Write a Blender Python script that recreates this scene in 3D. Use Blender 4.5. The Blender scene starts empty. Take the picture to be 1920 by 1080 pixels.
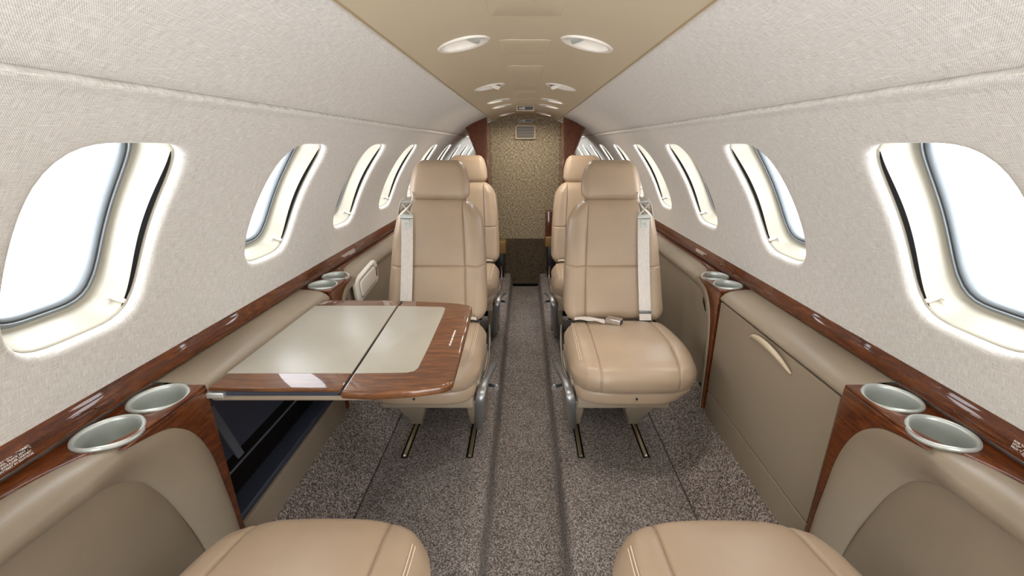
import bpy, bmesh, math, random
from mathutils import Vector, Matrix
random.seed(7)
sc = bpy.context.scene
COL = sc.collection
CAMZ = 1.10                                   # camera height above the seat platform

# ------------------------------------------------------------------ camera, sky, exposure
cd = bpy.data.cameras.new('camera'); cam = bpy.data.objects.new('camera', cd); COL.objects.link(cam)
cam.location = (0, 0, CAMZ)
cam.rotation_euler = (math.radians(90 - 18.52), 0, 0)
cd.sensor_width = 36.0; cd.lens = 15.0; cd.shift_x = -25/1920.0
cd.clip_start = 0.02; cd.clip_end = 200
sc.camera = cam
w = bpy.data.worlds.new('world'); sc.world = w; w.use_nodes = True
bg = w.node_tree.nodes['Background']; bg.inputs[0].default_value = (0.94, 0.98, 1.03, 1); bg.inputs[1].default_value = 6.0
LAMP_W = 5.0
sc.view_settings.view_transform = 'Standard'; sc.view_settings.look = 'None'
sc.view_settings.gamma = 1.0; sc.view_settings.use_curve_mapping = False
sc.view_settings.exposure = 0.62

R0, CZ = 0.781, CAMZ - 0.544                  # fuselage lining: radius and centre height
def W(X, Z, d): return Vector((X, Z, CAMZ - d))           # d = depth below the eye
def C(a, y, r=R0, s=1): return Vector((s*r*math.sin(a), y, CZ + r*math.cos(a)))
WP, WC1 = 0.542, 0.658                        # window pitch, centre of first visible window
Y0, Y1 = -0.85, 5.257

# ------------------------------------------------------------------ helpers
def srgb(r, g, b):
    f = lambda c: (c/255/12.92) if c/255 <= 0.04045 else ((c/255+0.055)/1.055)**2.4
    return (f(r), f(g), f(b), 1)

def mat(name, col, rough=0.5, metal=0.0, coat=0.0, spec=0.5):
    m = bpy.data.materials.new(name); m.use_nodes = True
    b = m.node_tree.nodes['Principled BSDF']
    b.inputs['Base Color'].default_value = col; b.inputs['Roughness'].default_value = rough
    b.inputs['Metallic'].default_value = metal; b.inputs['Coat Weight'].default_value = coat
    b.inputs['Coat Roughness'].default_value = 0.03
    b.inputs['Specular IOR Level'].default_value = spec
    return m
def nd(m, t, **kw):
    n = m.node_tree.nodes.new(t)
    for k, v in kw.items():
        if hasattr(n, k): setattr(n, k, v)
        else: n.inputs[k].default_value = v
    return n
def lk(m, a, b): m.node_tree.links.new(a, b)
def coords(m, which='Object', scale=(1, 1, 1), rot=(0, 0, 0)):
    tc = nd(m, 'ShaderNodeTexCoord'); mp = nd(m, 'ShaderNodeMapping')
    mp.inputs['Scale'].default_value = scale; mp.inputs['Rotation'].default_value = rot
    lk(m, tc.outputs[which], mp.inputs['Vector']); return mp.outputs['Vector']
def noise(m, vec, scale, detail=3, rough=0.55, dist=0.0):
    n = nd(m, 'ShaderNodeTexNoise'); n.inputs['Scale'].default_value = scale
    n.inputs['Detail'].default_value = detail; n.inputs['Roughness'].default_value = rough
    n.inputs['Distortion'].default_value = dist
    lk(m, vec, n.inputs['Vector']); return n.outputs['Fac']
def ramp(m, fac, stops):
    r = nd(m, 'ShaderNodeValToRGB'); e = r.color_ramp.elements
    e[0].position, e[0].color = stops[0]; e[1].position, e[1].color = stops[-1]
    for p, c in stops[1:-1]:
        k = e.new(p); k.color = c
    lk(m, fac, r.inputs['Fac']); return r.outputs['Color']
def math_(m, op, a, b=None):
    n = nd(m, 'ShaderNodeMath', operation=op)
    for i, v in enumerate((a, b)):
        if v is None: continue
        if isinstance(v, (int, float)): n.inputs[i].default_value = v
        else: lk(m, v, n.inputs[i])
    return n.outputs[0]
def bump(m, h, strength, dist):
    n = nd(m, 'ShaderNodeBump'); n.inputs['Strength'].default_value = strength; n.inputs['Distance'].default_value = dist
    lk(m, h, n.inputs['Height']); lk(m, n.outputs['Normal'], m.node_tree.nodes['Principled BSDF'].inputs['Normal'])
def base(m, c): lk(m, c, m.node_tree.nodes['Principled BSDF'].inputs['Base Color'])

# materials
M = {}
def fabric():
    m = mat('woven wall fabric', srgb(218, 213, 206), 0.9, spec=0.15)
    v1 = coords(m, 'UV', (60, 900, 1)); v2 = coords(m, 'UV', (900, 45, 1))
    a = noise(m, v1, 1.0, 2); b = noise(m, v2, 1.0, 2)
    v3 = coords(m, 'UV', (1, 1, 1), (0, 0, math.radians(38)))
    wv = nd(m, 'ShaderNodeTexWave', wave_type='BANDS', bands_direction='X'); lk(m, v3, wv.inputs['Vector'])
    wv.inputs['Scale'].default_value = 170; wv.inputs['Distortion'].default_value = 0.6; wv.inputs['Detail'].default_value = 1
    v4 = coords(m, 'UV', (14, 520, 1)); slub = noise(m, v4, 1.0, 2, .6)
    s = math_(m, 'ADD', a, b); s = math_(m, 'ADD', s, math_(m, 'MULTIPLY', wv.outputs['Fac'], 0.45))
    s = math_(m, 'ADD', s, math_(m, 'MULTIPLY', math_(m, 'GREATER_THAN', slub, 0.66), 0.35))
    c = ramp(m, math_(m, 'MULTIPLY', s, 0.42), [(0.28, srgb(176, 169, 160)), (0.5, srgb(222, 217, 210)), (0.72, srgb(250, 247, 242))])
    base(m, c); bump(m, s, 0.3, 0.0006); return m
M['fabric'] = fabric()
def wood():
    m = mat('gloss mahogany', srgb(110, 50, 25), 0.4, coat=0.8, spec=0.25)
    v = coords(m, 'Object', (8, 1.2, 8)); f = noise(m, v, 9.0, 8, .62, 1.6)
    v2 = coords(m, 'Object', (1, 1, 1)); g = noise(m, v2, 260, 3)
    s = math_(m, 'ADD', math_(m, 'MULTIPLY', f, 0.8), math_(m, 'MULTIPLY', g, 0.2))
    base(m, ramp(m, s, [(0.3, srgb(50, 22, 7)), (0.5, srgb(92, 44, 14)), (0.72, srgb(132, 70, 24))])); return m
M['wood'] = wood()
def table_wood():
    m = mat('gloss table veneer', srgb(140, 78, 40), 0.4, coat=0.8, spec=0.25)
    v = coords(m, 'Object', (2, 14, 8)); f = noise(m, v, 7.0, 8, .65, 0.8)
    base(m, ramp(m, f, [(0.3, srgb(64, 36, 17)), (0.5, srgb(96, 57, 28)), (0.72, srgb(128, 80, 42))])); return m
M['tablewood'] = table_wood()
def leather(name, c, rough, k=1.0):
    m = mat(name, c, rough, spec=0.45)
    v = coords(m, 'Object'); f = noise(m, v, 5, 3); g = noise(m, v, 900, 2)
    c0 = tuple(x*0.93 for x in c[:3]) + (1,); c1 = tuple(min(1, x*1.06) for x in c[:3]) + (1,)
    base(m, ramp(m, f, [(0.3, c0), (0.7, c1)])); bump(m, g, 0.12*k, 0.0004); return m
M['tan'] = leather('tan leather', srgb(166, 144, 120), 0.36)
M['taupe'] = leather('taupe leather', srgb(144, 130, 111), 0.38)
M['inlay'] = leather('pale table leather', srgb(156, 150, 136), 0.33, 1.5)
M['taupe_plastic'] = mat('taupe painted panel', srgb(146, 132, 113), 0.40)
M['ceil'] = mat('beige ceiling panel', srgb(198, 183, 156), 0.5, spec=0.3)
M['ceil_edge'] = mat('golden beige ceiling lip', srgb(176, 152, 110), 0.5)
M['cream'] = mat('cream window reveal', srgb(176, 170, 154), 0.35)
M['white'] = mat('ivory plastic', srgb(226, 218, 206), 0.35)
M['pull'] = mat('light taupe pull', srgb(186, 168, 142), 0.35)
M['rubber'] = mat('grey window seal', srgb(120, 126, 130), 0.35)
M['rubber_dark'] = mat('dark window seal', srgb(60, 64, 70), 0.35)
M['black'] = mat('black plastic', srgb(20, 20, 22), 0.35)
M['gap'] = mat('black gap', srgb(14, 12, 11), 0.8, spec=0.1)
M['navy'] = mat('dark navy composite', srgb(54, 58, 72), 0.4)
M['navy_light'] = mat('grey navy strip', srgb(92, 95, 104), 0.5)
M['satin'] = mat('satin silver', srgb(198, 202, 196), 0.36, metal=0.6)
M['chrome'] = mat('polished metal', srgb(220, 220, 220), 0.12, metal=1)
M['steel'] = mat('grey painted metal', srgb(150, 150, 150), 0.35, metal=0.7)
M['brass'] = mat('brass coloured track', srgb(150, 135, 100), 0.35, metal=0.7)
M['seam'] = mat('dark seam thread', srgb(110, 86, 62), 0.7)
M['stitch'] = mat('pale stitching', srgb(226, 208, 182), 0.6)
M['ink'] = mat('white lettering', srgb(235, 228, 220), 0.6)
M['gold'] = mat('ochre leather', srgb(140, 108, 60), 0.5)
M['lens'] = mat('lamp lens', srgb(225, 232, 238), 0.1, spec=0.8)
M['lens'].node_tree.nodes['Principled BSDF'].inputs['Emission Color'].default_value = (1, .96, .9, 1)
M['lens'].node_tree.nodes['Principled BSDF'].inputs['Emission Strength'].default_value = 0.6
def webbing():
    m = mat('silver grey webbing', srgb(212, 203, 192), 0.5)
    v = coords(m, 'Object', (900, 60, 60)); f = noise(m, v, 1, 2)
    base(m, ramp(m, f, [(0.3, srgb(196, 186, 175)), (0.7, srgb(222, 214, 204))])); return m
M['web'] = webbing()
def carpet(name, cols, sc_, bs):
    m = mat(name, cols[1], 0.95, spec=0.1)
    v = coords(m, 'Object'); vo = nd(m, 'ShaderNodeTexVoronoi'); vo.inputs['Scale'].default_value = sc_; lk(m, v, vo.inputs['Vector'])
    n1 = noise(m, v, sc_*0.9, 2, .6); n2 = noise(m, v, 6, 2)
    sp = nd(m, 'ShaderNodeSeparateColor'); lk(m, vo.outputs['Color'], sp.inputs[0])
    s = math_(m, 'ADD', math_(m, 'MULTIPLY', sp.outputs[0], 0.45), math_(m, 'MULTIPLY', n1, 0.45))
    s = math_(m, 'ADD', s, math_(m, 'MULTIPLY', n2, 0.1))
    base(m, ramp(m, s, [(0.22, cols[0]), (0.48, cols[1]), (0.78, cols[2])])); 
    h = math_(m, 'SUBTRACT', n1, math_(m, 'MULTIPLY', vo.outputs['Distance'], 0.6)); bump(m, h, bs, 0.004); return m
M['carpet'] = carpet('speckled grey brown carpet', [srgb(58, 51, 47), srgb(120, 111, 105), srgb(190, 180, 172)], 330, 0.6)
def tweed():
    m = mat('tweed bulkhead cloth', srgb(140, 125, 100), 0.95, spec=0.1)
    a = noise(m, coords(m, 'Object', (60, 50, 330)), 1, 2); b = noise(m, coords(m, 'Object', (330, 50, 60)), 1, 2)
    s = math_(m, 'ADD', a, b)
    base(m, ramp(m, math_(m, 'MULTIPLY', s, 0.5), [(0.38, srgb(66, 54, 38)), (0.5, srgb(152, 137, 110)), (0.62, srgb(222, 208, 180))]))
    bump(m, s, 0.4, 0.002); return m
M['tweed'] = tweed()
M['riser'] = carpet('dark brown riser carpet', [srgb(40, 33, 26), srgb(84, 72, 58), srgb(128, 112, 92)], 330, 0.6)
M['border'] = carpet('coarse speckled border carpet', [srgb(60, 52, 48), srgb(128, 116, 109), srgb(210, 197, 188)], 290, 1.0)
def glassm():
    m = bpy.data.materials.new('window acrylic'); m.use_nodes = True
    nt = m.node_tree; nt.nodes.clear()
    o = nt.nodes.new('ShaderNodeOutputMaterial'); t = nt.nodes.new('ShaderNodeBsdfTransparent'); g = nt.nodes.new('ShaderNodeBsdfGlossy')
    g.inputs['Roughness'].default_value = 0.02; x = nt.nodes.new('ShaderNodeMixShader'); x.inputs[0].default_value = 0.05
    nt.links.new(t.outputs[0], x.inputs[1]); nt.links.new(g.outputs[0], x.inputs[2]); nt.links.new(x.outputs[0], o.inputs[0]); return m
M['glass'] = glassm()

def link(name, me, m, parent=None, smooth=True, ang=40):
    o = bpy.data.objects.new(name, me); COL.objects.link(o)
    if m is not None:
        me.materials.clear(); me.materials.append(M[m] if isinstance(m, str) else m)
    if smooth:
        for p in me.polygons: p.use_smooth = True
        me.set_sharp_from_angle(angle=math.radians(ang))
    if parent is not None: o.parent = parent
    return o
def from_py(name, vs, fs, m, parent=None, ang=40, weld=True, org=None):
    me = bpy.data.meshes.new(name)
    me.from_pydata([tuple(v) for v in vs], [], fs)
    bm = bmesh.new(); bm.from_mesh(me)
    if weld: bmesh.ops.remove_doubles(bm, verts=bm.verts, dist=1e-5)
    bmesh.ops.recalc_face_normals(bm, faces=bm.faces); bm.to_mesh(me); bm.free()
    return link(name, me, m, parent, True, ang)
def tag(o, label=None, cat=None, group=None, kind=None):
    for k, v in (('label', label), ('category', cat), ('group', group), ('kind', kind)):
        if v: o[k] = v
    return o
def thing(name, label, cat, loc=(0, 0, 0), group=None):
    o = bpy.data.objects.new(name, None); COL.objects.link(o); o.location = loc
    o.empty_display_size = 0.05
    return tag(o, label, cat, group)

class G:                                       # mesh collector
    def __init__(s): s.v = []; s.f = []
    def add(s, vs, fs):
        k = len(s.v); s.v += [Vector(v) for v in vs]; s.f += [tuple(i+k for i in f) for f in fs]; return s
    def grid(s, rows, closed_u=False, closed_v=False):
        n, m_ = len(rows), len(rows[0]); fs = []
        for i in range(n if closed_v else n-1):
            for j in range(m_ if closed_u else m_-1):
                a = i*m_+j; b = i*m_+(j+1) % m_; c = ((i+1) % n)*m_+(j+1) % m_; d = ((i+1) % n)*m_+j
                fs.append((a, b, c, d))
        return s.add([p for r in rows for p in r], fs)
    def box(s, c, h, rot=None):
        c = Vector(c); vs = []
        for i in (-1, 1):
            for j in (-1, 1):
                for k in (-1, 1):
                    v = Vector((i*h[0], j*h[1], k*h[2])); vs.append(c + (rot @ v if rot else v))
        return s.add(vs, [(0, 1, 3, 2), (4, 6, 7, 5), (0, 4, 5, 1), (2, 3, 7, 6), (0, 2, 6, 4), (1, 5, 7, 3)])
    def tube(s, pts, r, n=10, flat=None, up=Vector((0, 0, 1)), cap=True):
        pts = [Vector(p) for p in pts]; rows = []
        for i, p in enumerate(pts):
            t = (pts[min(i+1, len(pts)-1)] - pts[max(i-1, 0)]).normalized()
            u = t.cross(up)
            if u.length < 1e-4: u = t.cross(Vector((1, 0, 0)))
            u.normalize(); v = t.cross(u).normalized()
            ra, rb = (r, r) if flat is None else (r, flat)
            if isinstance(r, (list, tuple)): ra = rb = r[i]
            rows.append([p + u*ra*math.cos(2*math.pi*k/n) + v*rb*math.sin(2*math.pi*k/n) for k in range(n)])
        k0 = len(s.v); s.grid(rows, closed_u=True)
        if cap: s.f += [tuple(k0+i for i in range(n)), tuple(k0+(len(pts)-1)*n+i for i in reversed(range(n)))]
        return s
    def make(s, name, m, parent=None, ang=40): return from_py(name, s.v, s.f, m, parent, ang)
def bevelled(o, wdt, seg=3):
    bm = bmesh.new(); bm.from_mesh(o.data)
    es = [e for e in bm.edges if len(e.link_faces) == 2 and e.calc_face_angle(0) > 0.5]
    bmesh.ops.bevel(bm, geom=es, offset=wdt, segments=seg, profile=0.5, affect='EDGES', clamp_overlap=True)
    bm.to_mesh(o.data); bm.free()
    for p in o.data.polygons: p.use_smooth = True
    o.data.set_sharp_from_angle(angle=math.radians(50)); return o
def bbox(name, c, h, m, parent=None, bev=0.004, rot=None, seg=3):
    return bevelled(G().box(c, h, rot).make(name, m, parent), bev, seg)

def area2(r): return sum(r[i][0]*r[(i+1) % len(r)][1]-r[(i+1) % len(r)][0]*r[i][1] for i in range(len(r)))
def inset(r, e):
    """mitred inset of a ring; solid on the left of the direction of travel"""
    out = []; n = len(r)
    for i in range(n):
        p, q, t = Vector(r[i-1][:2]), Vector(r[i][:2]), Vector(r[(i+1) % n][:2])
        d1 = (q-p).normalized(); d2 = (t-q).normalized(); n1 = Vector((-d1.y, d1.x)); n2 = Vector((-d2.y, d2.x))
        m_ = n1+n2
        if m_.length < .2: m_ = n1
        m_ = m_.normalized(); k = max(.5, m_.dot(n1)); out.append((q.x+m_.x*e/k, q.y+m_.y*e/k))
    return out
def clean(r):
    out = []
    for p in r:
        if not out or (Vector(p[:2])-Vector(out[-1][:2])).length > 2e-4: out.append((p[0], p[1]))
    if (Vector(out[0])-Vector(out[-1])).length < 2e-4: out.pop()
    return out
def plate(name, outer, holes, th, bev, frame, m, parent=None, res=3):
    """outline (with holes) given thickness and rounded edges; frame = 4x4 placing its xy plane"""
    from mathutils.geometry import tessellate_polygon
    outer = clean(outer)
    if area2(outer) < 0: outer = outer[::-1]
    hs = []
    for h in holes:
        h = clean(h); hs.append(h if area2(h) < 0 else h[::-1])
    g = G(); caps = {-1: [], 1: []}
    for ring in [outer]+hs:
        seq = []
        for sg in (-1, 1):
            kk = range(res+1) if sg == 1 else range(res, -1, -1)
            for k in kk:
                a_ = k/res*math.pi/2; e = bev*(1-math.cos(a_)); z = sg*(th/2-bev+bev*math.sin(a_))
                seq.append([Vector((x, y, z)) for x, y in inset(ring, e)])
        k0 = len(g.v); g.grid(seq, closed_u=True)
        n = len(ring); caps[-1].append((k0, n)); caps[1].append((k0+(len(seq)-1)*n, n))
    for sg in (-1, 1):
        polys = [[g.v[k+i] for i in range(n)] for k, n in caps[sg]]; idx = [k+i for k, n in caps[sg] for i in range(n)]
        for tri in tessellate_polygon(polys): g.f.append(tuple(idx[i] for i in tri))
    g.v = [frame @ v for v in g.v]
    return from_py(name, g.v, g.f, m, parent, 35)
def frame(o, x, y):
    x = Vector(x); y = Vector(y); z = x.cross(y); m = Matrix((x, y, z)).transposed().to_4x4(); m.translation = Vector(o); return m
def text(name, body, size, fr, m, parent=None, align='LEFT', spacing=1.0, sx=1.0):
    cu = bpy.data.curves.new(name, 'FONT'); cu.body = body; cu.size = size; cu.align_x = align; cu.space_line = spacing; cu.extrude = 0.0002
    cu.offset = size*0.02; cu.resolution_u = 2
    t = bpy.data.objects.new('tmp', cu); COL.objects.link(t)
    dg = bpy.context.evaluated_depsgraph_get(); me = bpy.data.meshes.new_from_object(t.evaluated_get(dg), depsgraph=dg)
    bpy.data.objects.remove(t); me.transform(fr @ Matrix.Diagonal((sx, 1, 1, 1)))
    return link(name, me, m, parent, False)
def rrect(x0, x1, y0, y1, r, n=6):
    out = []
    for cx, cy, a0 in ((x1-r, y1-r, 0), (x0+r, y1-r, 90), (x0+r, y0+r, 180), (x1-r, y0+r, 270)):
        for k in range(n+1):
            a = math.radians(a0 + 90*k/n); out.append((cx+r*math.cos(a), cy+r*math.sin(a)))
    return out
def circ(cx, cy, r, n=40): return [(cx+r*math.cos(2*math.pi*k/n), cy+r*math.sin(2*math.pi*k/n)) for k in range(n)]
def lerp(a, b, t): return a + (b-a)*t
def sm(t): t = max(0., min(1., t)); return t*t*(3-2*t)
def catmull(pts, n):
    """dense points through a polyline of Vectors"""
    P = [Vector(p) for p in pts]; out = []
    for i in range(len(P)-1):
        p0 = P[max(i-1, 0)]; p1 = P[i]; p2 = P[i+1]; p3 = P[min(i+2, len(P)-1)]
        for k in range(n):
            t = k/n
            out.append(0.5*((2*p1) + (p2-p0)*t + (2*p0-5*p1+4*p2-p3)*t*t + (3*p1-p0-3*p2+p3)*t**3))
    out.append(P[-1]); return out
def axis(h, marks=(), n=18, fine=0.004, r=None):
    """sorted grid coordinates in [-h, h], denser at marks and near the rounded ends"""
    s = set(round(-h + 2*h*k/n, 5) for k in range(n+1))
    for mk in marks:
        for q in (-2.2, -1.2, -.5, 0, .5, 1.2, 2.2): s.add(round(mk+q*fine, 5))
    if r:
        for k in range(1, 9):
            q = r*(1-math.cos(k/9*math.pi/2)); s.add(round(-h+q, 5)); s.add(round(h-q, 5))
    s = sorted(x for x in s if -h-1e-6 <= x <= h+1e-6)
    out = [s[0]]
    for x in s[1:]:
        if x-out[-1] > 0.0006: out.append(x)
    out[-1] = h
    return out
def rbox(h, r, marks=((), (), ()), n=(18, 12, 18), deform=None, name='p', m='tan', parent=None, fine=0.004):
    """rounded box grid deformed by a function of (point, unit box coordinates, normal)"""
    ax = [axis(h[i], marks[i], n[i], fine, r) for i in range(3)]
    g = G()
    for a in range(3):
        b, c = (a+1) % 3, (a+2) % 3
        for sgn in (-1, 1):
            rows = []
            for u in ax[b]:
                row = []
                for v in ax[c]:
                    p = [0, 0, 0]; p[a] = sgn*h[a]; p[b] = u; p[c] = v
                    core = Vector([max(-(h[i]-r), min(h[i]-r, p[i])) for i in range(3)])
                    nn = (Vector(p)-core); nn.normalize()
                    q = core + nn*r
                    row.append(deform(q, nn) if deform else q)
                rows.append(row)
            g.grid(rows)
    return g.make(name, m, parent, ang=60)

# ------------------------------------------------------------------ fuselage lining
def window_outline(N):
    """unit directions with the cell's corners among them, and the rounded opening outline"""
    hz, ha = 0.131, 0.247                         # half width along the cabin, half height in radians
    return hz, ha
A_SEAM, A_RAIL, A_WC = 0.668, 1.50, 1.037
def cell_dirs():
    dz = WP/2; corners = [(dz, A_RAIL-A_WC), (dz, A_SEAM+.03-A_WC), (-dz, A_RAIL-A_WC), (-dz, A_SEAM+.03-A_WC)]
    k = R0
    angs = [2*math.pi*i/72 for i in range(72)]
    for c in corners:
        t = math.atan2(c[1]*k, c[0]) % (2*math.pi)
        j = min(range(72), key=lambda i: abs((angs[i]-t+math.pi) % (2*math.pi)-math.pi)); angs[j] = t
    return angs
ANG = cell_dirs()
def opening(t, f=0.0):
    """point of the opening outline, inset by f metres: (dz, da)"""
    hz, ha = 0.131-f, 0.195-f; c, s_ = math.cos(t), math.sin(t); n = 4.2
    rr = (abs(c/hz)**n + abs(s_/ha)**n)**(-1/n)
    return rr*c, rr*s_/R0
def rectpt(t):
    c, s_ = math.cos(t), math.sin(t)/R0; k = 1e9
    if abs(c) > 1e-9: k = min(k, (WP/2)/abs(c))
    if s_ > 1e-9: k = min(k, (A_RAIL-A_WC)/s_)
    if s_ < -1e-9: k = min(k, (A_SEAM+.03-A_WC)/s_)
    return k*c, k*s_
IDX = list(range(-2, 9))
def wall(s, name):
    g = G(); uv = []
    def add(rows, closed=False):
        k0 = len(g.f)
        g.grid([[C(a, y, r, s) for (a, y, r) in row] for row in rows], closed_u=closed)
        vote = 0
        for f in g.f[k0:]:
            p, q_, t = g.v[f[0]], g.v[f[1]], g.v[f[2]]; nn = (q_-p).cross(t-p); vote += nn.dot(Vector((-p.x, 0, CZ-p.z)))
        if vote < 0: g.f[k0:] = [f[::-1] for f in g.f[k0:]]
        uv.extend([(y, a*R0) for row in rows for (a, y, r) in row])
    for k in IDX:
        yc = WC1 + WP*k; rows = []
        rect = [rectpt(t) for t in ANG]; op = [opening(t) for t in ANG]
        for q in (0, .25, .5, .75, .92, 1): rows.append([(A_WC+lerp(a[1], b[1], q), yc+lerp(a[0], b[0], q), R0) for a, b in zip(rect, op)])
        for q in (15, 30, 45, 60, 75, 90):
            e = .014*math.sin(math.radians(q)); dr = .014*(1-math.cos(math.radians(q)))
            rows.append([(A_WC+o[1], yc+o[0], R0+dr) for o in (opening(t, e) for t in ANG)])
        rows.append([(A_WC+o[1], yc+o[0], R0+.017) for o in (opening(t, .0145) for t in ANG)])
        add(rows, True)
    ya, yb = WC1+WP*(IDX[0]-.5), WC1+WP*(IDX[-1]+.5)
    ys = [lerp(ya, yb, i/30) for i in range(31)]
    # rolled head of the lower lining
    prof = [(A_SEAM+.03, R0), (A_SEAM+.022, R0-.001), (A_SEAM+.012, R0-.003), (A_SEAM+.004, R0-.0035), (A_SEAM+.0015, R0-.0015), (A_SEAM+.001, R0+.006), (A_SEAM, R0+.02)]
    add([[(a, y, r) for y in ys] for a, r in prof])
    # upper lining
    prof = [(A_SEAM-.0005, R0+.02), (A_SEAM-.001, R0+.006), (A_SEAM-.003, R0+.002), (A_SEAM-.008, R0)] + [(lerp(A_SEAM-.008, .345, i/12), R0) for i in range(1, 13)] + [(.342, R0+.012)]
    add([[(a, y, r) for y in ys] for a, r in prof])
    me = bpy.data.meshes.new(name); me.from_pydata([tuple(v) for v in g.v], [], g.f)
    ul = me.uv_layers.new(name='UVMap')
    for l in me.loops: ul.data[l.index].uv = uv[l.vertex_index]
    bm = bmesh.new(); bm.from_mesh(me); bmesh.ops.remove_doubles(bm, verts=bm.verts, dist=1e-5); bm.to_mesh(me); bm.free()
    return tag(link(name, me, 'fabric', None, True, 60), kind='structure')
wl = wall(-1, 'wall_left'); wr = wall(1, 'wall_right')

wn = 0
for k in IDX:
    for s in (-1, 1):
        yc = WC1 + WP*k; wn += 1
        ring = lambda f, dr: [C(A_WC+o[1], yc+o[0], R0+dr, s) for o in (opening(t, f) for t in ANG)]
        rv = G().grid([ring(.0130, .0150), ring(.0150, .0155), ring(.0170, .0215), ring(.0180, .032), ring(.021, .045), ring(.0235, .058), ring(.025, .066), ring(.029, .070), ring(.033, .071)], closed_u=True).make('window_%d' % wn, 'cream', None, 60)
        tag(rv, kind='structure')
        G().grid([ring(.031, .0700), ring(.034, .067), ring(.038, .0672), ring(.039, .070), ring(.043, .0705), ring(.046, .074), ring(.047, .080)], closed_u=True).make('window_seal', 'rubber', rv, 60)
        G().grid([ring(.0385, .0698), ring(.0400, .0692), ring(.0415, .0700)], closed_u=True).make('seal_groove', 'rubber_dark', rv, 60)
        # acrylic pane
        o = ring(.044, .076); c0 = sum(o, Vector())/len(o); rows = [[lerp(c0, p, q) for p in o] for q in (0.001, .4, .7, 1)]
        rows = [[Vector((s*math.hypot(p.x, p.z-CZ)*0 + p.x, p.y, p.z)) for p in r] for r in rows]
        G().grid(rows, closed_u=True).make('pane', 'glass', rv, 60)
        # the dark slot the shade runs in, on the forward side of the reveal
        rows = []
        for q in range(25):
            v = lerp(-.155, .16, q/24); wd = math.sin(math.pi*q/24)**.5
            zf = lambda f: ((max(0, 1-abs(v/(.195-f))**4.2))**(1/4.2))*(.131-f)
            rows.append([C(A_WC+v/R0, yc+zf(.0168)-.0012, R0+.0175, s), C(A_WC+v/R0, yc+zf(.0168)-.0030, R0+.0175+.0080*wd, s)])
        G().grid(rows).make('shade_slot', 'gap', rv)
        kn = C(A_WC+.150/R0, yc+.092, R0+.045, s)
        inn = (C(A_WC+.150/R0, yc+.092, R0, s)-kn).normalized()
        g = G().tube([kn, kn+inn*.028], .0045, 12); g.tube([kn+inn*.028, kn+inn*.031], [.0045, .003], 12)
        g.tube([kn+inn*.006-Vector((0, .014, 0)), kn+inn*.006], .003, 8)
        g.make('shade_lever', 'white', rv)
        # daylight portal just outside the opening (guides sampling only)
        pl = bpy.data.lights.new('window_portal', 'AREA'); pl.shape = 'RECTANGLE'; pl.size = .26; pl.size_y = .38; pl.cycles.is_portal = True
        po = bpy.data.objects.new('window_portal', pl); COL.objects.link(po)
        pc = C(A_WC, yc, R0+.10, s); po.location = pc
        zax = (pc - C(A_WC, yc, 0, s)).normalized(); xax = Vector((0, 1, 0)); yax = zax.cross(xax)
        po.rotation_euler = Matrix((xax, yax, zax)).transposed().to_euler()

# ceiling
g = G()
prof = [(.343, R0+.012), (.343, R0-.003), (.340, R0-.0055), (.335, R0-.006)]
prof += [(a, R0-.006) for a in [.335-.67*i/90 for i in range(1, 90)]] + [(-a, r) for a, r in reversed(prof)]
LAMPY = (1.09, 1.84, 2.40, 2.72, 3.40)
LANG = math.radians(24)
ysd = [lerp(Y0, 3.70, i/780) for i in range(781)]
g.grid([[C(a, y, r) for y in ysd] for a, r in prof])
def in_lamp(p):
    for ly in LAMPY:
        dx, dy = abs(p.x)-.140, p.y-ly
        u_ = dx*math.cos(LANG)+dy*math.sin(LANG); v_ = -dx*math.sin(LANG)+dy*math.cos(LANG)
        if (u_/.0570)**2+(v_/.0455)**2 < 1: return True
    return False
g.f = [f for f in g.f if not in_lamp((g.v[f[0]]+g.v[f[2]])/2)]
ceiling = tag(g.make('ceiling', 'ceil'), kind='structure')
ys = [lerp(Y0, 3.70, i/20) for i in range(21)]
for s in (-1, 1):
    g = G().grid([[C(s*a, y, r) for y in ys] for a, r in ((.3445, R0+.012), (.3445, R0-.0035), (.3425, R0-.0065), (.3400, R0-.0066), (.3385, R0-.006))])
    g.make('ceiling_lip', 'ceil_edge', ceiling)
def ceil_pt(x, y, off=0.0):
    r = R0-.006; return Vector((x, y, CZ + math.sqrt(r*r-x*x) - off))
def ceil_panel(y0, y1, hx, name='access_panel'):
    g = G(); ring = rrect(-hx, hx, y0, y1, .008, 4)
    cx, cy = 0, (y0+y1)/2
    sc_ = lambda q, o: [ceil_pt(x*(1-q/hx), cy+(y-cy)*(1-q/((y1-y0)/2)), o) for x, y in ring]
    g.grid([sc_(-.0012, -.001), sc_(-.0004, .0004), sc_(.0010, .0008), [ceil_pt(x*.5, cy+(y-cy)*.5, .0008) for x, y in ring], [ceil_pt(x*.01, cy+(y-cy)*.01, .0008) for x, y in ring]], closed_u=True)
    return g.make(name, 'ceil', ceiling, 50)
for y0, y1, hx in ((.52, .915, .066), (1.11, 1.27, .060), (1.45, 2.02, .056), (2.13, 2.36, .055), (2.42, 2.80, .055)): ceil_panel(y0, y1, hx)

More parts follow.
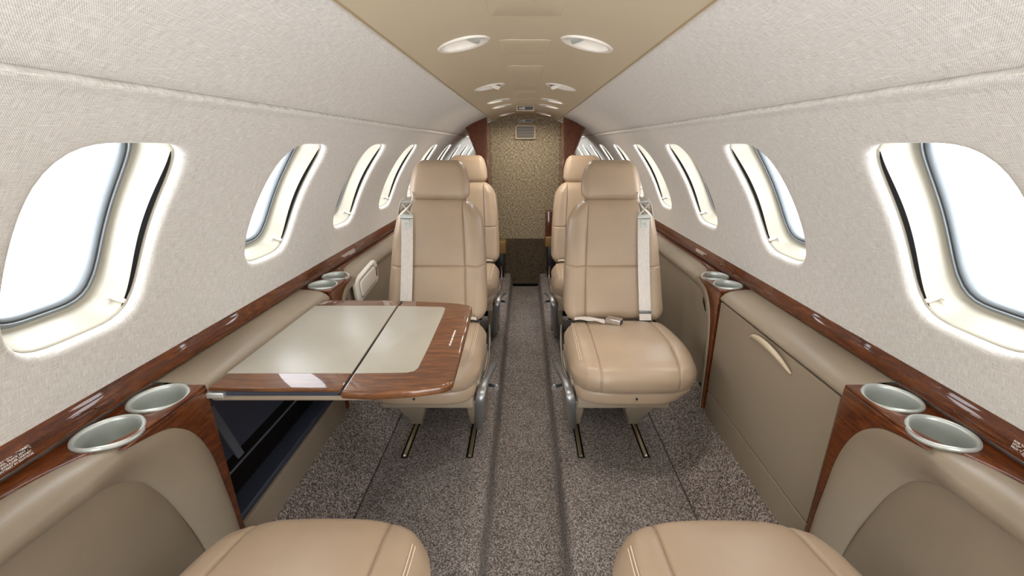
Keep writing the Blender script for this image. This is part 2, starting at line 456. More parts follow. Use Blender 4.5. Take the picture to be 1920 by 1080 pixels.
def lamp(x, y, kind, label):
    """oval eyelid fitting in the ceiling"""
    s = 1 if x > 0 else -1
    ctr = ceil_pt(x, y); nrm = (Vector((0, y, CZ))-ctr).normalized()
    t = thing('reading_light' if kind == 'lamp' else 'air_gasper', label, 'light' if kind == 'lamp' else 'air vent', ctr, 'ceiling fittings')
    ang = LANG
    ex = Vector((math.cos(ang), s*math.sin(ang), 0)); ex = (ex - nrm*ex.dot(nrm)).normalized(); ex = ex*s     # along the long axis, outboard
    ey = nrm.cross(ex).normalized()
    if ey.y < 0: ey = -ey
    N = 48
    def ring(a, b, h, cx=0.0): return [ex*(cx+a*math.cos(2*math.pi*i/N)) + ey*(b*math.sin(2*math.pi*i/N)) + nrm*h for i in range(N)]
    G().grid([ring(.0640, .0520, -.002), ring(.0636, .0516, .0030), ring(.0620, .0502, .0048), ring(.0590, .0472, .0052), ring(.0560, .0445, .0036), ring(.0535, .0415, .0030),
              ring(.0520, .0400, .0010, .001)], closed_u=True).make('bezel', 'white', t, 60)
    G().grid([ring(.0520, .0400, .0010, .001), ring(.050, .038, -.006, .0), ring(.042, .034, -.018, -.006), ring(.028, .026, -.028, -.014), ring(.001, .001, -.030, -.020)], closed_u=True).make('bowl', 'white', t, 60)
    c = -ex*.016 + nrm*(-.008 if kind == 'lamp' else .001); ax = (nrm*.75 + ex*.55).normalized()
    u = ax.cross(ey).normalized()
    def disc(rad, off, cc=c): return [cc + ax*off + u*rad*math.cos(2*math.pi*i/24) + ey*rad*math.sin(2*math.pi*i/24) for i in range(24)]
    if kind == 'lamp':
        G().grid([disc(.026, -.010), disc(.026, .003), disc(.0235, .0045), disc(.0215, .003)], closed_u=True).make('swivel_ring', 'satin', t, 60)
        G().grid([disc(.0215, .003), disc(.014, .0042), disc(.001, .0048)], closed_u=True).make('lens', 'lens', t, 60)
        ld = bpy.data.lights.new('lamp_fill', 'SPOT'); ld.energy = LAMP_W if y < 2 else LAMP_W*.7; ld.spot_size = math.radians(105 if y < 2 else 172); ld.spot_blend = 1.0; ld.shadow_soft_size = .02; ld.color = (1, .93, .84)  # spot added as fill; far rows widened to brighten bulkhead and rear seats
        lo = bpy.data.objects.new('lamp_fill', ld); COL.objects.link(lo); lo.parent = t; lo.location = Vector((0, 0, -.008)); lo.rotation_euler = (0, 0, 0)
    else:
        G().grid([disc(.027, -.010), disc(.027, .003), disc(.023, .005), disc(.001, .0055)], closed_u=True).make('nozzle', 'white', t, 60)
        for q in (-1, 1):
            cc = c + ax*.0062 + (ey*.5+u*.8)*q*.0125
            G().grid([disc(.0095, .0, cc), disc(.0002, .0004, cc)], closed_u=True).make('nozzle_hole', 'black', t, 60)
    return t
for i, (y, kind, lab_l, lab_r) in enumerate(((1.09, 'lamp', 'oval reading light nearest the camera, left of the ceiling panels', 'oval reading light nearest the camera, right of the ceiling panels'),
                         (1.84, 'gasp', 'oval ceiling air vent with dark holes, second row, left', 'oval ceiling air vent with dark holes, second row, right'),
                         (2.40, 'lamp', 'small oval ceiling light in the third row, left', 'small oval ceiling light in the third row, right'),
                         (2.72, 'lamp', 'small oval ceiling fitting with added fill light beside the hanging sign, left', 'small oval ceiling fitting with added fill light beside the hanging sign, right'),  # lamp kind in these last two rows carries added fill light
                         (3.40, 'lamp', 'farthest oval ceiling fitting with added fill light, before the tweed bulkhead, left', 'farthest oval ceiling fitting with added fill light, before the tweed bulkhead, right'))):
    lamp(-.140, y, kind, lab_l); lamp(.140, y, kind, lab_r)

# ------------------------------------------------------------------ floor
g = G()
half = [(0, -.12), (.05, -.12), (.095, -.12), (.108, -.118), (.116, -.110), (.121, -.09), (.126, -.03), (.130, -.012), (.138, -.003), (.150, 0), (.25, 0), (.40, 0), (.529, 0), (.532, -.003), (.534, -.010), (.536, -.010), (.538, -.010)]
prof = [(-x, z) for x, z in reversed(half[1:])] + half
ys = [lerp(Y0, 3.72, i/40) for i in range(41)]
g.grid([[Vector((x, y, z)) for y in ys] for x, z in prof])
floor = tag(g.make('floor', 'carpet', None, 35), kind='structure')
for s in (-1, 1):
    bp = [(.5355, -.012), (.537, -.002), (.545, .004), (.60, .055), (.64, .105), (.668, .16), (.69, .20)]
    G().grid([[Vector((s*x, y, z)) for y in ys] for x, z in bp]).make('carpet_border', 'border', floor, 35)
for s in (-1, 1):                              # skin behind the side furniture and under the floor
    G().grid([[C(a, y, R0+.004, s) for y in (Y0, 1.0, 3.0, Y1)] for a in [lerp(1.49, math.pi+.02, i/24) for i in range(25)]]).make('under_skin', 'gap', floor, 60)
# carpeted end faces of the two raised platforms
for s in (-1, 1):
    g = G(); g.box((s*.40, 3.655, -.06), (.265, .002, .055)); g.make('platform_end', 'carpet', floor)
# ------------------------------------------------------------------ aft bulkhead
g = G()
rows = []
for i in range(25):
    x = lerp(-.42, .42, i/24); zt = CZ+math.sqrt((R0-.004)**2-x*x)
    rows.append([Vector((x, 3.70, lerp(CAMZ-.78, zt, q/10))) for q in range(11)])
g.grid(rows); rows2 = [[p+Vector((0, .03, 0)) for p in r] for r in rows]; g.grid(rows2)
wb = tag(g.make('wall_back', 'tweed'), kind='structure')
G().box((0, 3.705, .10), (.42, .006, .22)).make('carpeted_riser', 'riser', wb)
G().box((0, 3.694, -.108), (.115, .002, .012)).make('riser_gap', 'gap', wb)
g = G(); rows = []
for q in (0.001, .5, 1): rows.append([Vector((.86*q*math.cos(t*math.pi/24), Y1, CZ+.86*q*math.sin(t*math.pi/24))) for t in range(48)])
g.grid(rows, closed_u=True); tag(g.make('wall_end', 'cream'), kind='structure')
tr = tag(bbox('trim_1', (0, 3.62, -.1188), (.022, .005, .0008), 'brass', None, .0004), kind='structure')
# closets either side: gloss wood fronts that lean inwards
for s in (-1, 1):
    side = 'left' if s < 0 else 'right'
    t = thing('closet_divider', 'gloss mahogany divider tapering down from the ceiling, %s of the tweed bulkhead' % side, 'divider', (s*.30, 3.2, 0), 'wood dividers beside the bulkhead')
    fr = frame((-s*.30, 0, 0), (s, 0, 0), (0, 0, 1))
    ol = [(.267, 0.0), (.31, 0.0), (.335, CAMZ-.5), (.352, CAMZ-.05), (.412, CAMZ+.118), (.36, CAMZ+.147), (.30, CAMZ+.172), (.267, CAMZ+.184)]
    plate('front_panel', ol, [], .024, .003, fr, 'wood', t)
    a = [(.31, 0.0), (.335, CAMZ-.5), (.352, CAMZ-.05), (.414, CAMZ+.118)]
    g = G(); g.tube([Vector((s*(x-.001)-s*.30, -.014, z)) for x, z in a], .006, 10); g.make('edge_moulding', 'wood', t)
    g = G(); g.box((s*(.285-.30), .26, .60), (.004, .245, .66)); g.make('side_panel', 'wood', t)
# vent and signs
v = thing('air_grille', 'louvred air return grille high on the tweed bulkhead', 'vent', (0, 3.69, CAMZ+.10))
ring_o = rrect(-.083, .083, -.055, .053, .018); ring_i = rrect(-.072, .072, -.045, .043, .010)
plate('frame', ring_o, [ring_i], .010, .003, frame((0, -.002, 0), (1, 0, 0), (0, 0, 1)), 'ceil', v)
G().box((0, .003, 0), (.074, .001, .046)).make('backing', 'black', v)
g = G()
for i in range(8):
    z = -.038+i*.0108; g.box((0, -.001, z), (.074, .002, .0013))
g.make('louvres', 'ceil', v)
def sign(loc, hx, hz, label):
    t = thing('cabin_sign', label, 'sign', loc, 'cabin signs')
    bbox('housing', (0, 0, 0), (hx+.008, .008, hz+.007), 'ceil', t, .004)
    G().box((0, -.0085, 0), (hx, .001, hz)).make('display', 'black', t)
    g = G()                                      # two small pictograms: cigarette bar and belt
    g.box((-hx*.62, -.0100, 0), (.010, .0004, .003)); g.box((-hx*.62+.013, -.0100, .001), (.0015, .0004, .005))
    g.box((-hx*.22, -.0100, 0), (.008, .0004, .004)); g.box((-hx*.22, -.0100, .0055), (.003, .0004, .0015))
    g.make('pictograms', 'ink', t)
sign((0, 2.86, CAMZ+.215), .048, .009, 'black no smoking and seat belt sign hanging from the ceiling')
sign((0, 3.685, CAMZ+.186), .050, .009, 'lower black no smoking and seat belt sign on the tweed bulkhead')
# small cabinet corners peeping past the rear seats
t = thing('lavatory_cabinet', 'dark wood cabinet corner with ochre cushion in front of the tweed bulkhead, right', 'cabinet', (.215, 3.62, .30))
bbox('body', (0, 0, .17), (.045, .05, .105), 'wood', t, .004); bbox('cushion', (0, -.01, .02), (.047, .06, .045), 'gold', t, .012); bbox('base', (.01, .0, -.16), (.035, .05, .135), 'black', t, .004)
t = thing('lavatory_bench', 'ochre bench corner in front of the tweed bulkhead, left', 'bench', (-.21, 3.62, .24))
bbox('cushion', (0, -.01, .03), (.045, .06, .055), 'gold', t, .012); bbox('base', (-.01, 0, -.13), (.035, .05, .105), 'black', t, .004)

# ------------------------------------------------------------------ side furniture
YM = 1.0725                                        # the club bay mirrors about here
RAIL = [(.800, .414), (.776, .4165), (.7695, .4200), (.7670, .4250), (.7655, .4300), (.7630, .4340), (.7605, .4550), (.7610, .4590), (.7650, .4610), (.80, .4620)]
def rail_frame(s, y, up=0.0):
    """frame on the face of the rail: x along the cabin, y up the face"""
    a = Vector((s*.7605, 0, CAMZ-.4550)); b = Vector((s*.7630, 0, CAMZ-.4340)); u = (b-a).normalized()
    return a, b, u
trimn = 1
for s in (-1, 1):
    trimn += 1
    ys = [lerp(Y0, 3.15, i/160) for i in range(161)]
    side = 'left' if s < 0 else 'right'
    g = G()
    scal = []
    for yc in (.545, .665, 1.48, 1.60): scal.append(yc)
    P = [(Vector((s*x, 0, CAMZ-d))) for x, d in RAIL]
    g.grid([[p+Vector((0, y, 0)) for y in ys] for p in P])
    tr = tag(g.make('trim_%d' % trimn, 'wood', None, 30), kind='structure')
    # finger scallops: raised oval rims on the rail face
    a, b, u = rail_frame(s, 0); nrm = Vector((-s, 0, .12)).normalized()
    for yc, dr in ((.50, 1), (.605, 1), (1.54, -1), (1.645, -1)):
        pts = []
        for i in range(29):
            th = math.radians(-100+220*i/28)
            pts.append(Vector(((a+b)/2)) + Vector((0, yc + dr*(.045*math.cos(th) if math.cos(th) > 0 else .085*math.cos(th)), 0)) + u*(.0095*math.sin(th)) + nrm*.0002)
        g = G().tube(pts, .0015, 8); g.make('scallop_rim', 'wood', tr)
    # placards
    if s < 0:
        lines = "FOR TAXI, TAKEOFF AND LANDING, RAISE SEAT BACK, EXTEND HEADREST,\nSTOW ARMREST, POSITION CONTROLS INBOARD, TRACK SEAT TO\nAFT POSITION AND OUTBOARD, FASTEN SHOULDER HARNESS,\nSTOW FOOTREST IN SEAT BASE."
        for yy in (.545, 1.86):
            o_ = Vector((s*.7625, yy, CAMZ-.4385)) + nrm*.0010
            text('placard', lines, .0043, frame(o_, (0, 1, 0), u), 'ink', tr, 'RIGHT', 1.05) if yy < 1 else \
                text('placard', lines, .0043, frame(o_, (0, 1, 0), u), 'ink', tr, 'RIGHT', 1.05)
    else:
        lines = "FOR TAXI, TAKEOFF AND LANDING, RAISE SEAT BACK,\nSTOW ARMREST BELOW, TRACK SEAT AFT\nFRONT OF AIRCRAFT, FASTEN HARNESS"
        for yy in (.555, 1.86):
            o_ = Vector((s*.7625, yy, CAMZ-.4385)) + nrm*.0010
            text('placard', lines, .0046, frame(o_, (0, -1, 0), u), 'ink', tr, 'LEFT', 1.05)

def cup(parent, c, s, label=None):
    """satin cup holder whose rim droops over the inboard edge of the shelf"""
    N = 48; rows = []
    def ring(r, h, droop=1.0):
        out = []
        for i in range(N):
            t = 2*math.pi*i/N; x, y = r*math.cos(t), r*math.sin(t)
            inn = -s*x/.047                           # +1 at the inboard side
            dz = -.014*droop*max(0, inn-.35)**1.5
            out.append(Vector((c[0]+x, c[1]+y*1.02, c[2]+h+dz)))
        return out
    for r, h, dr in ((.0440, -.004, 1), (.0475, -.0015, 1), (.0490, .002, 1), (.0480, .0055, 1), (.0450, .0068, 1), (.0425, .0050, 1), (.0412, .000, .9), (.0405, -.012, .5), (.0395, -.035, .1), (.038, -.056, 0), (.034, -.0615, 0), (.001, -.062, 0)):
        rows.append(ring(r, h, dr))
    return G().grid(rows, closed_u=True).make('cup_holder', 'satin', parent, 60)

def bay(s, q, yend, names):
    """s: side of the cabin; q=-1: bay ahead of the cabinet towards the camera, q=+1 the far one"""
    Zf = lambda Z: Z if q < 0 else 2*YM - Z            # mirrored along the cabin
    fr_top = Matrix.Identity(4)
    # wooden console
    t = thing('side_console', names[0], 'console', (0, 0, 0), 'side consoles with cup holders')
    end = yend if q < 0 else 2*YM-yend
    inner = [(.740, end), (.740, .30), (.739, .44), (.728, .505), (.705, .555), (.685, .59), (.668, .63), (.662, .66), (.662, .773)]
    inner = [(p.x, p.y) for p in catmull([Vector((x, y, 0)) for x, y in inner], 6)]
    ol = [(.776, end)] + inner[::1] + [(.776, .773)]
    ol = [(s*x, Zf(y)) for x, y in ol]
    if True:
        # orientation independent
        holes = [circ(s*.712, Zf(.613), .0432), circ(s*.712, Zf(.718), .0432)]
        plate('shelf', ol, holes, .012, .0035, frame((0, 0, CAMZ-.474), (1, 0, 0), (0, 1, 0)), 'wood', t)
    face = [(.58, .476), (.773, .476), (.773, .935), (.762, .935), (.7575, .80), (.752, .70), (.738, .61), (.712, .545), (.675, .503), (.63, .487)]
    fp = catmull([Vector((a, b, 0)) for a, b in face[3:]], 5)
    fo = [face[0], face[1], face[2]] + [(p.x, p.y) for p in fp]
    plate('face_panel', [(Zf(a), CAMZ-b) for a, b in fo], [], .012, .002, frame((s*.666, 0, 0), (0, 1, 0), (0, 0, 1)), 'wood', t)
    cup(t, (s*.712, Zf(.613), CAMZ-.468), s); cup(t, (s*.712, Zf(.718), CAMZ-.468), s)
    # upholstered side panel with its arm roll
    b = t
    A = [(end, .738, .470), (.25, .738, .470), (.42, .737, .470), (.50, .727, .470), (.555, .705, .471), (.60, .684, .476), (.645, .669, .486), (.690, .664, .512), (.722, .663, .555), (.744, .663, .625), (.7535, .663, .72), (.759, .663, .80), (.764, .663, .94)]
    B = [(end, .702, .530), (.25, .702, .530), (.40, .702, .530), (.47, .702, .533), (.52, .702, .536), (.555, .702, .541), (.585, .702, .550), (.612, .702, .568), (.635, .702, .595), (.66, .702, .65), (.680, .702, .72), (.697, .702, .80), (.715, .702, .94)]
    Ac = catmull([Vector(a) for a in A], 6); Bc = catmull([Vector(a) for a in B], 6)
    rows = []
    for a_, b_ in zip(Ac, Bc):
        topness = sm((.75-a_.z)/.22) if a_.y < .70 else 0
        topness = sm((a_.y-.664)/.05)
        c1 = Vector((a_.x, a_.y-lerp(.010, .050, topness), a_.z+lerp(0, -.004, topness)))
        c2 = Vector((lerp(a_.x, b_.x, .55), b_.y-lerp(.050, .052, topness), lerp(a_.z, b_.z, lerp(.6, .75, topness))))
        row = []
        for k in range(15):
            u = k/14
            p = a_*(1-u)**3 + 3*c1*u*(1-u)**2 + 3*c2*u*u*(1-u) + b_*u**3
            row.append(W(s*p.y, Zf(p.x), p.z))
        row.append(W(s*(b_.y+.006), Zf(b_.x), b_.z)); rows.append(row)
    G().grid(rows).make('arm_roll', 'taupe', b, 60)
    rows = []
    for b_ in Bc:
        rows.append([W(s*(.706-.012*math.sin(math.pi*min(1, k/3))*0 - .006*sm(k/3)), Zf(b_.x+.004), lerp(b_.z-.003, .96, k/10)) for k in range(11)])
    G().grid(rows).make('inner_panel', 'taupe', b, 60)
    return t, b
c1, b1 = bay(-1, -1, Y0, ('taupe and mahogany side console at the lower left, with two cup holders beside the table',))
c2, b2 = bay(1, -1, Y0, ('taupe and mahogany side console at the lower right, two cup holders beside the closed cabinet',))
c3, b3 = bay(-1, 1, 3.14, ('far taupe and mahogany side console beyond the table, holding the handset cradle',))
c4, b4 = bay(1, 1, 3.14, ('far taupe and mahogany side console beyond the closed cabinet, beside the facing right seat',))
# raised rib of the far side panels
for s, b in ((-1, b3), (1, b4)):
    ol = rrect(1.50, 1.74, CAMZ-.95, CAMZ-.535, .03)
    plate('raised_panel', ol, [], .012, .004, frame((s*.698, 0, 0), (0, 1, 0), (0, 0, 1)), 'taupe', b)
# seat control switches near the arm
for s, b, wd in ((-1, b3, 'left'), (1, b4, 'right')):
    t = thing('seat_switch', 'small black wedge shaped switch on the %s side panel below the far cup holders' % wd, 'switch', (s*.688, 1.525, CAMZ-.575), 'side panel switches')
    tri = [(-.020, -.030), (.020, .004), (.020, .034), (.008, .034), (-.020, -.012)]
    plate('bezel', [(x*1.2, z*1.2) for x, z in tri], [], .006, .0015, frame((0, 0, 0), (0, 1, 0), (0, 0, 1)), 'satin', t)
    plate('rocker', [(x*.85+.001, z*.85) for x, z in tri], [], .010, .0015, frame((0, 0, 0), (0, 1, 0), (0, 0, 1)), 'black', t)
# wall handset cradle on the left
t = thing('wall_handset', 'ivory handset in a rounded cradle on the left side panel behind the table', 'handset', (-.685, 1.66, CAMZ-.50))
tilt = frame((0, 0, 0), (0, math.cos(.12), math.sin(.12)), (0, -math.sin(.12), math.cos(.12)))
t.location = (-.668, 1.71, CAMZ-.538)
plate('cradle', rrect(-.125, .125, -.050, .050, .030), [], .020, .006, tilt, 'white', t)
plate('handset_body', rrect(-.095, .085, -.034, .034, .018), [], .030, .006, tilt, 'white', t)
plate('cradle_groove', rrect(-.101, .091, -.040, .040, .022), [rrect(-.097, .087, -.036, .036, .019)], .0215, .0005, tilt, 'steel', t)
bbox('clip', (.002, .100, .010), (.012, .006, .022), 'gold', t, .003)

# leather topped cabinet units between the consoles
def top_roll(parent, s):
    prof = [(.776, .4625), (.745, .4635), (.72, .4655), (.70, .4685), (.685, .4730), (.674, .479), (.667, .4865), (.664, .494), (.667, .500), (.69, .5035)]
    pr = catmull([Vector((x, d, 0)) for x, d in prof], 4)
    ys = [.776, .779, .785] + [lerp(.80, 1.345, i/10) for i in range(11)] + [1.360, 1.366, 1.369]
    g = G(); 
    g.grid([[W(s*(p.x + (.004 if j in (0, len(ys)-1) else (.001 if j in (1, len(ys)-2) else 0))), y, p.y + (.003 if j in (0, len(ys)-1) else (.0008 if j in (1, len(ys)-2) else 0))) for j, y in enumerate(ys)] for p in pr])
    return g.make('padded_top', 'taupe', parent, 60)
cab = thing('side_cabinet', 'closed taupe side cabinet with a curved pull handle and padded top, right wall', 'cabinet')
top_roll(cab, 1)
G().box((.724, YM, CAMZ-.72), (.052, .292, .212)).make('body', 'gap', cab)
fy = lambda y: y
dr_ = plate('door', rrect(.782, 1.362, CAMZ-.850, CAMZ-.506, .006), [], .014, .002, frame((.673, 0, 0), (0, 1, 0), (0, 0, 1)), 'taupe_plastic', cab)
plate('kick_panel', rrect(.782, 1.362, CAMZ-.945, CAMZ-.854, .003), [], .014, .002, frame((.673, 0, 0), (0, 1, 0), (0, 0, 1)), 'taupe_plastic', cab)
hp = []
for i in range(21):
    u = i/20; hp.append(Vector((.664-.020*math.sin(math.pi*u)**.7, lerp(.945, 1.145, u), CAMZ-.543+.034*(1-(2*u-1)**2)**.8+.004*u)))
g = G(); rr = [.0035+.0045*math.sin(math.pi*i/20)**.6 for i in range(21)]
g.tube(hp, rr, 12); g.make('handle', 'pull', dr_, 60)
# left: open stowage under the table
cab2 = thing('table_cabinet', 'open taupe side cabinet with a dark navy cavity under the table, left wall', 'cabinet')
top_roll(cab2, -1)
g = G()
x0, x1 = -.664, -.772
g.box((-.757, YM, CAMZ-.70), (.002, .292, .20)); g.box((-.72, YM, CAMZ-.900), (.05, .292, .004)); g.box((-.72, YM, CAMZ-.512), (.05, .292, .003))
g.box((-.718, .7765, CAMZ-.70), (.052, .002, .20)); g.box((-.718, 1.3685, CAMZ-.70), (.052, .002, .20))
g.make('cavity', 'navy', cab2)
# slanted stowage guides inside
g = G()
for y0_, y1_, d0, d1 in ((.80, 1.36, .80, .80),):
    g.box((-.750, (y0_+y1_)/2, CAMZ-d0), (.005, (y1_-y0_)/2, .016))
g.box((-.752, .90, CAMZ-.69), (.003, .012, .10), Matrix.Rotation(.30, 3, 'X')); g.make('guide_rails', 'navy_light', cab2)
g = G(); g.box((-.715, YM, CAMZ-.845), (.040, .290, .010)); bevelled(g.make('sill', 'navy', cab2), .004)
plate('kick_panel', rrect(.782, 1.362, CAMZ-.945, CAMZ-.852, .003), [], .014, .002, frame((-.673, 0, 0), (0, 1, 0), (0, 0, 1)), 'taupe_plastic', cab2)
lid = plate('raised_lid', rrect(-.665, -.318, .776, 1.30, .012), [], .013, .004, frame((0, 0, CAMZ-.5045), (1, 0, 0), (0, 1, 0)), 'taupe', cab2)
g = G().box((-.330, 1.20, CAMZ-.545), (.003, .09, .033)); bevelled(g.make('lid_strut', 'wood', cab2), .001)

# folding table
tb = thing('folding_table', 'glossy mahogany folding table with two pale leather insets, opened out from the left wall', 'table', (-.40, 1.0, CAMZ-.475))
off = Vector((.40, -1.0, 0))
def tfr(dz=0): return frame((.40, -1.0, dz), (1, 0, 0), (0, 1, 0))
HN, HF = -.378, -.398                              # hinge line, near and far
leaf1 = [(-.655, .770), (HN-.0015, .767), (HF-.0015, 1.292), (-.655, 1.296)]
l1 = plate('fixed_leaf', leaf1, [], .010, .003, tfr(-.005), 'tablewood', tb)
c_ = catmull([Vector((HN+.0015, .757, 0)), Vector((-.32, .752, 0)), Vector((-.25, .758, 0)), Vector((-.19, .771, 0)), Vector((-.165, .781, 0)), Vector((-.155, .795, 0)), Vector((-.154, .813, 0)), Vector((-.156, .95, 0)), Vector((-.160, 1.12, 0)), Vector((-.164, 1.22, 0)), Vector((-.169, 1.242, 0)), Vector((-.185, 1.256, 0)), Vector((-.25, 1.276, 0)), Vector((HF+.0015, 1.293, 0))], 6)
l2 = plate('hinged_leaf', [(p.x, p.y) for p in c_], [], .020, .007, tfr(-.010), 'tablewood', tb, 5)
plate('leather_inset', [(-.655, .828), (HN-.003, .828), (HF-.003, 1.243), (-.655, 1.243)], [], .004, .001, tfr(-.0012), 'inlay', tb)
q = [(HN+.0035, .828), (-.262, .831), (-.247, .838), (-.241, .852), (-.240, .95), (-.243, 1.18), (-.246, 1.224), (-.255, 1.232), (HF+.0035, 1.241)]
plate('leather_inset', q, [], .004, .001, tfr(-.0012), 'inlay', tb)
G().tube([Vector((HN+.40, .752-1.0, -.004)), Vector((HF+.40, 1.29-1.0, -.004))], .0028, 8).make('hinge', 'black', tb)
G().box((-.52+.40, .778-1, -.0160), (.14, .004, .0055)).make('slide_rail', 'navy', tb)
g = G().box((-.52+.40, 1.035-1, -.0160), (.13, .24, .0050)); g.make('slide_carriage', 'navy', tb)
g = G().box((-.645+.40, .772-1, -.018), (.020, .006, .006)); bevelled(g.make('latch', 'satin', tb), .002)
text('table_placard', 'MAX LOAD 25 LBS  STOW FOR TAXI', .0062, frame(Vector((-.187, .965, .0003))+off, (0, 1, 0), (-1, 0, 0)), 'ink', tb, 'LEFT', 1, .9)

# ------------------------------------------------------------------ seat tracks
for s in (-1, 1):
    for x, pl in ((.208, 'aisle side'), (.450, 'window side')):
        t = thing('seat_track', 'narrow brass coloured floor track, %s, under the facing %s seat' % (pl, 'left' if s < 0 else 'right'), 'track', (s*x, 1.76, 0), 'seat tracks in the carpet')
        G().box((0, 0, .0010), (.0125, .460, .0009)).make('slot', 'gap', t)
        g = G().box((-.001*s, 0, .0020), (.0068, .457, .0022)); bevelled(g.make('rail', 'brass', t), .001)
        for q in (-1, 1): G().tube([(0, q*.452, .003), (0, q*.452, .0055)], .004, 10).make('end_screw', 'chrome', t)
        
# ------------------------------------------------------------------ seats
def dip(v, c, w_): 
    x = abs(v-c)/w_; return math.exp(-x*x*1.6)
def make_seat(s, label, group, belt=True):
    """faces -y; aisle side is at -s (s=+1: right hand seat). origin on the platform under the crook of the seat"""
    t = thing('passenger_seat', label, 'seat', (0, 0, 0), group)
    SX = [s*(-.118), s*.128]
    # --- backrest
    def backdef(p, n):
        z = p.z + .655; u = (z-.42)/.47; x = p.x; y = p.y; hwid = 1-.04*u-.11*u*u
        d_ = 0
        if n.y < -.3:
            for sx in SX: d_ += .0045*dip(x, sx, .0036)
            d_ += .0045*dip(z, .632, .0036)
            y -= .014*math.cos(min(1, abs(x)/.2)*math.pi/2)*math.sin(math.pi*max(0, min(1, (z-.42)/.47)))*.6
            # centre panels pad out between the seams
            for a_, b_ in ((.425, .632), (.632, .885)):
                if a_ < z < b_ and SX[0]*s < x*s < SX[1]*s:
                    y -= .006*(math.sin(math.pi*(z-a_)/(b_-a_))*math.sin(math.pi*(x*s-SX[0]*s)/(SX[1]*s-SX[0]*s)))**.5
            if x*s < SX[0]*s or x*s > SX[1]*s:
                e = min(abs(x-SX[0]), abs(x-SX[1])); y -= .016*math.sin(min(1, e/.05)*math.pi/2)
        drop = .045*max(0, (abs(x)-.115)/.085)**1.3*sm((u-.6)/.4)
        return Vector((x*hwid, y + .055 + d_ + .185*u + .015*math.sin(math.pi*u), z-drop))
    rbox((.204, .055, .233), .050, (SX, (), (.632-.655,)), (18, 5, 20), backdef, 'backrest', 'tan', t)
    # --- headrest
    def headdef(p, n):
        z = p.z; u = (z+.076)/.152; x = p.x*(1.02-.03*u-.20*max(0, u-.35)**1.7*2.2); y = p.y
        if n.y < 0: y -= .010*math.cos(x/.12*1.2)*math.sin(math.pi*u)
        if abs(n.x) > .3: pass
        y += .004*dip(abs(p.x), .108, .004)*(1 if n.y < -.2 and False else 0)
        return Vector((x, y+.250+.052*u, z+.960))
    rbox((.122, .045, .080), .034, ((), (), ()), (16, 5, 12), headdef, 'headrest', 'tan', t)
    # --- cushion
    def cushdef(p, n):
        x, y, z = p; u = (y+.200)/.40                      # 0 front .. 1 back
        wid = 1.0 + (.085 if x*s > 0 else .03)*math.sin(math.pi*max(0, min(1, (1-u)*.9)))
        zz = z + .3835
        d_ = 0
        top = sm((n.z+.1)/.6); fr = sm((-n.y-.1)/.6); k = max(top, fr)
        if k > 0:
            for sx in SX: d_ += .0045*dip(x, sx, .0036)*k
        if top > 0:
            zz += top*(.012*math.sin(math.pi*min(1, u*1.0))*math.cos(x/.205*1.3) + .006*sm((.25-u)/.25))
            e = min(abs(x-SX[0]), abs(x-SX[1]))
            zz += .006*top*math.sin(min(1, e/.05)*math.pi/2)*math.cos(x/.205*1.4)
        yy = y - .190
        if fr > 0: yy -= fr*.018*math.cos(x/.205*1.2)
        zz -= top*d_; yy += fr*d_*(1-top)
        # front edge sweeps back towards the aisle side and the wall side
        yy += .042*max(0, (abs(x)-.09)/.115)**2*sm((.5-u)/.5)
        zz -= .010*sm((abs(x)-.14)/.07)*top
        zz += (.006*math.sin(math.pi*max(0, min(1, u*1.25-.1))) - .013*max(0, (.38-u)/.38)**1.6)*top
        return Vector((x*wid, yy, zz))
    cu = rbox((.205, .200, .053), .0510, (SX, (), ()), (18, 20, 6), cushdef, 'seat_cushion', 'tan', t)
    # stitched line along the aisle side of the cushion
    g = G()
    for dx in (0, .0050):
        g.tube([cushdef(Vector((-s*(.172+dx), y, 0.0518-dx*.30)), Vector((0, 0, 1)))+Vector((0, 0, .0006)) for y in [lerp(-.160, .165, i/24) for i in range(25)]], .0009, 6)
    g.make('stitching', 'stitch', cu)
    # --- skirt under the cushion
    def skdef(p, n):
        x, y, z = p; return Vector((x*(.985-.20*sm((.02-z)/.05)*(1 if x*s > 0 else .2)), y-.183+.04*max(0, (abs(x)-.09)/.115)**2*sm((.0-y)/.1), z+.318))
    rbox((.199, .200, .032), .024, ((), (), ()), (8, 8, 4), skdef, 'skirt', 'tan', t)
    g = G().tube([(s*.0, -.386, .322), (s*.0, -.390, .322)], .0035, 10); g.make('skirt_button', 'black', t)
    # --- seat pan, pedestal and feet
    xi, xo = -s*.152, s*.090
    def beam(x0, x1, ya, yb, z0, z1, nm, m='taupe_plastic', bev=.008): return bbox(nm, ((x0+x1)/2, (ya+yb)/2, (z0+z1)/2), (abs(x1-x0)/2, abs(yb-ya)/2, (z1-z0)/2), m, t, bev)
    beam(-s*.185, s*.125, -.345, .02, .256, .300, 'seat_pan')
    beam(-s*.10, s*.06, -.10, .05, .10, .268, 'pedestal', 'black')
    def foot(x, w0, w1, nm, lean):
        vs = []
        for z, w_, ya, yb, xc in ((0.0045, w1, -.085, .05, x), (.03, w1, -.098, .07, x), (.215, w0, -.30, .05, x+lean), (.275, w0*1.08, -.33, .05, x+lean*1.1)):
            vs.append([Vector((xc-w_, ya, z)), Vector((xc+w_, ya, z)), Vector((xc+w_, yb, z)), Vector((xc-w_, yb, z))])
        g = G().grid(vs, closed_u=True); k = len(g.v); g.f += [(0, 1, 2, 3), (k-1, k-2, k-3, k-4)]
        return bevelled(g.make(nm, 'taupe_plastic', t), .006)
    foot(xi+s*.004, .026, .016, 'foot', -s*.034); foot(xo-s*.004, .045, .024, 'foot', -s*.050)
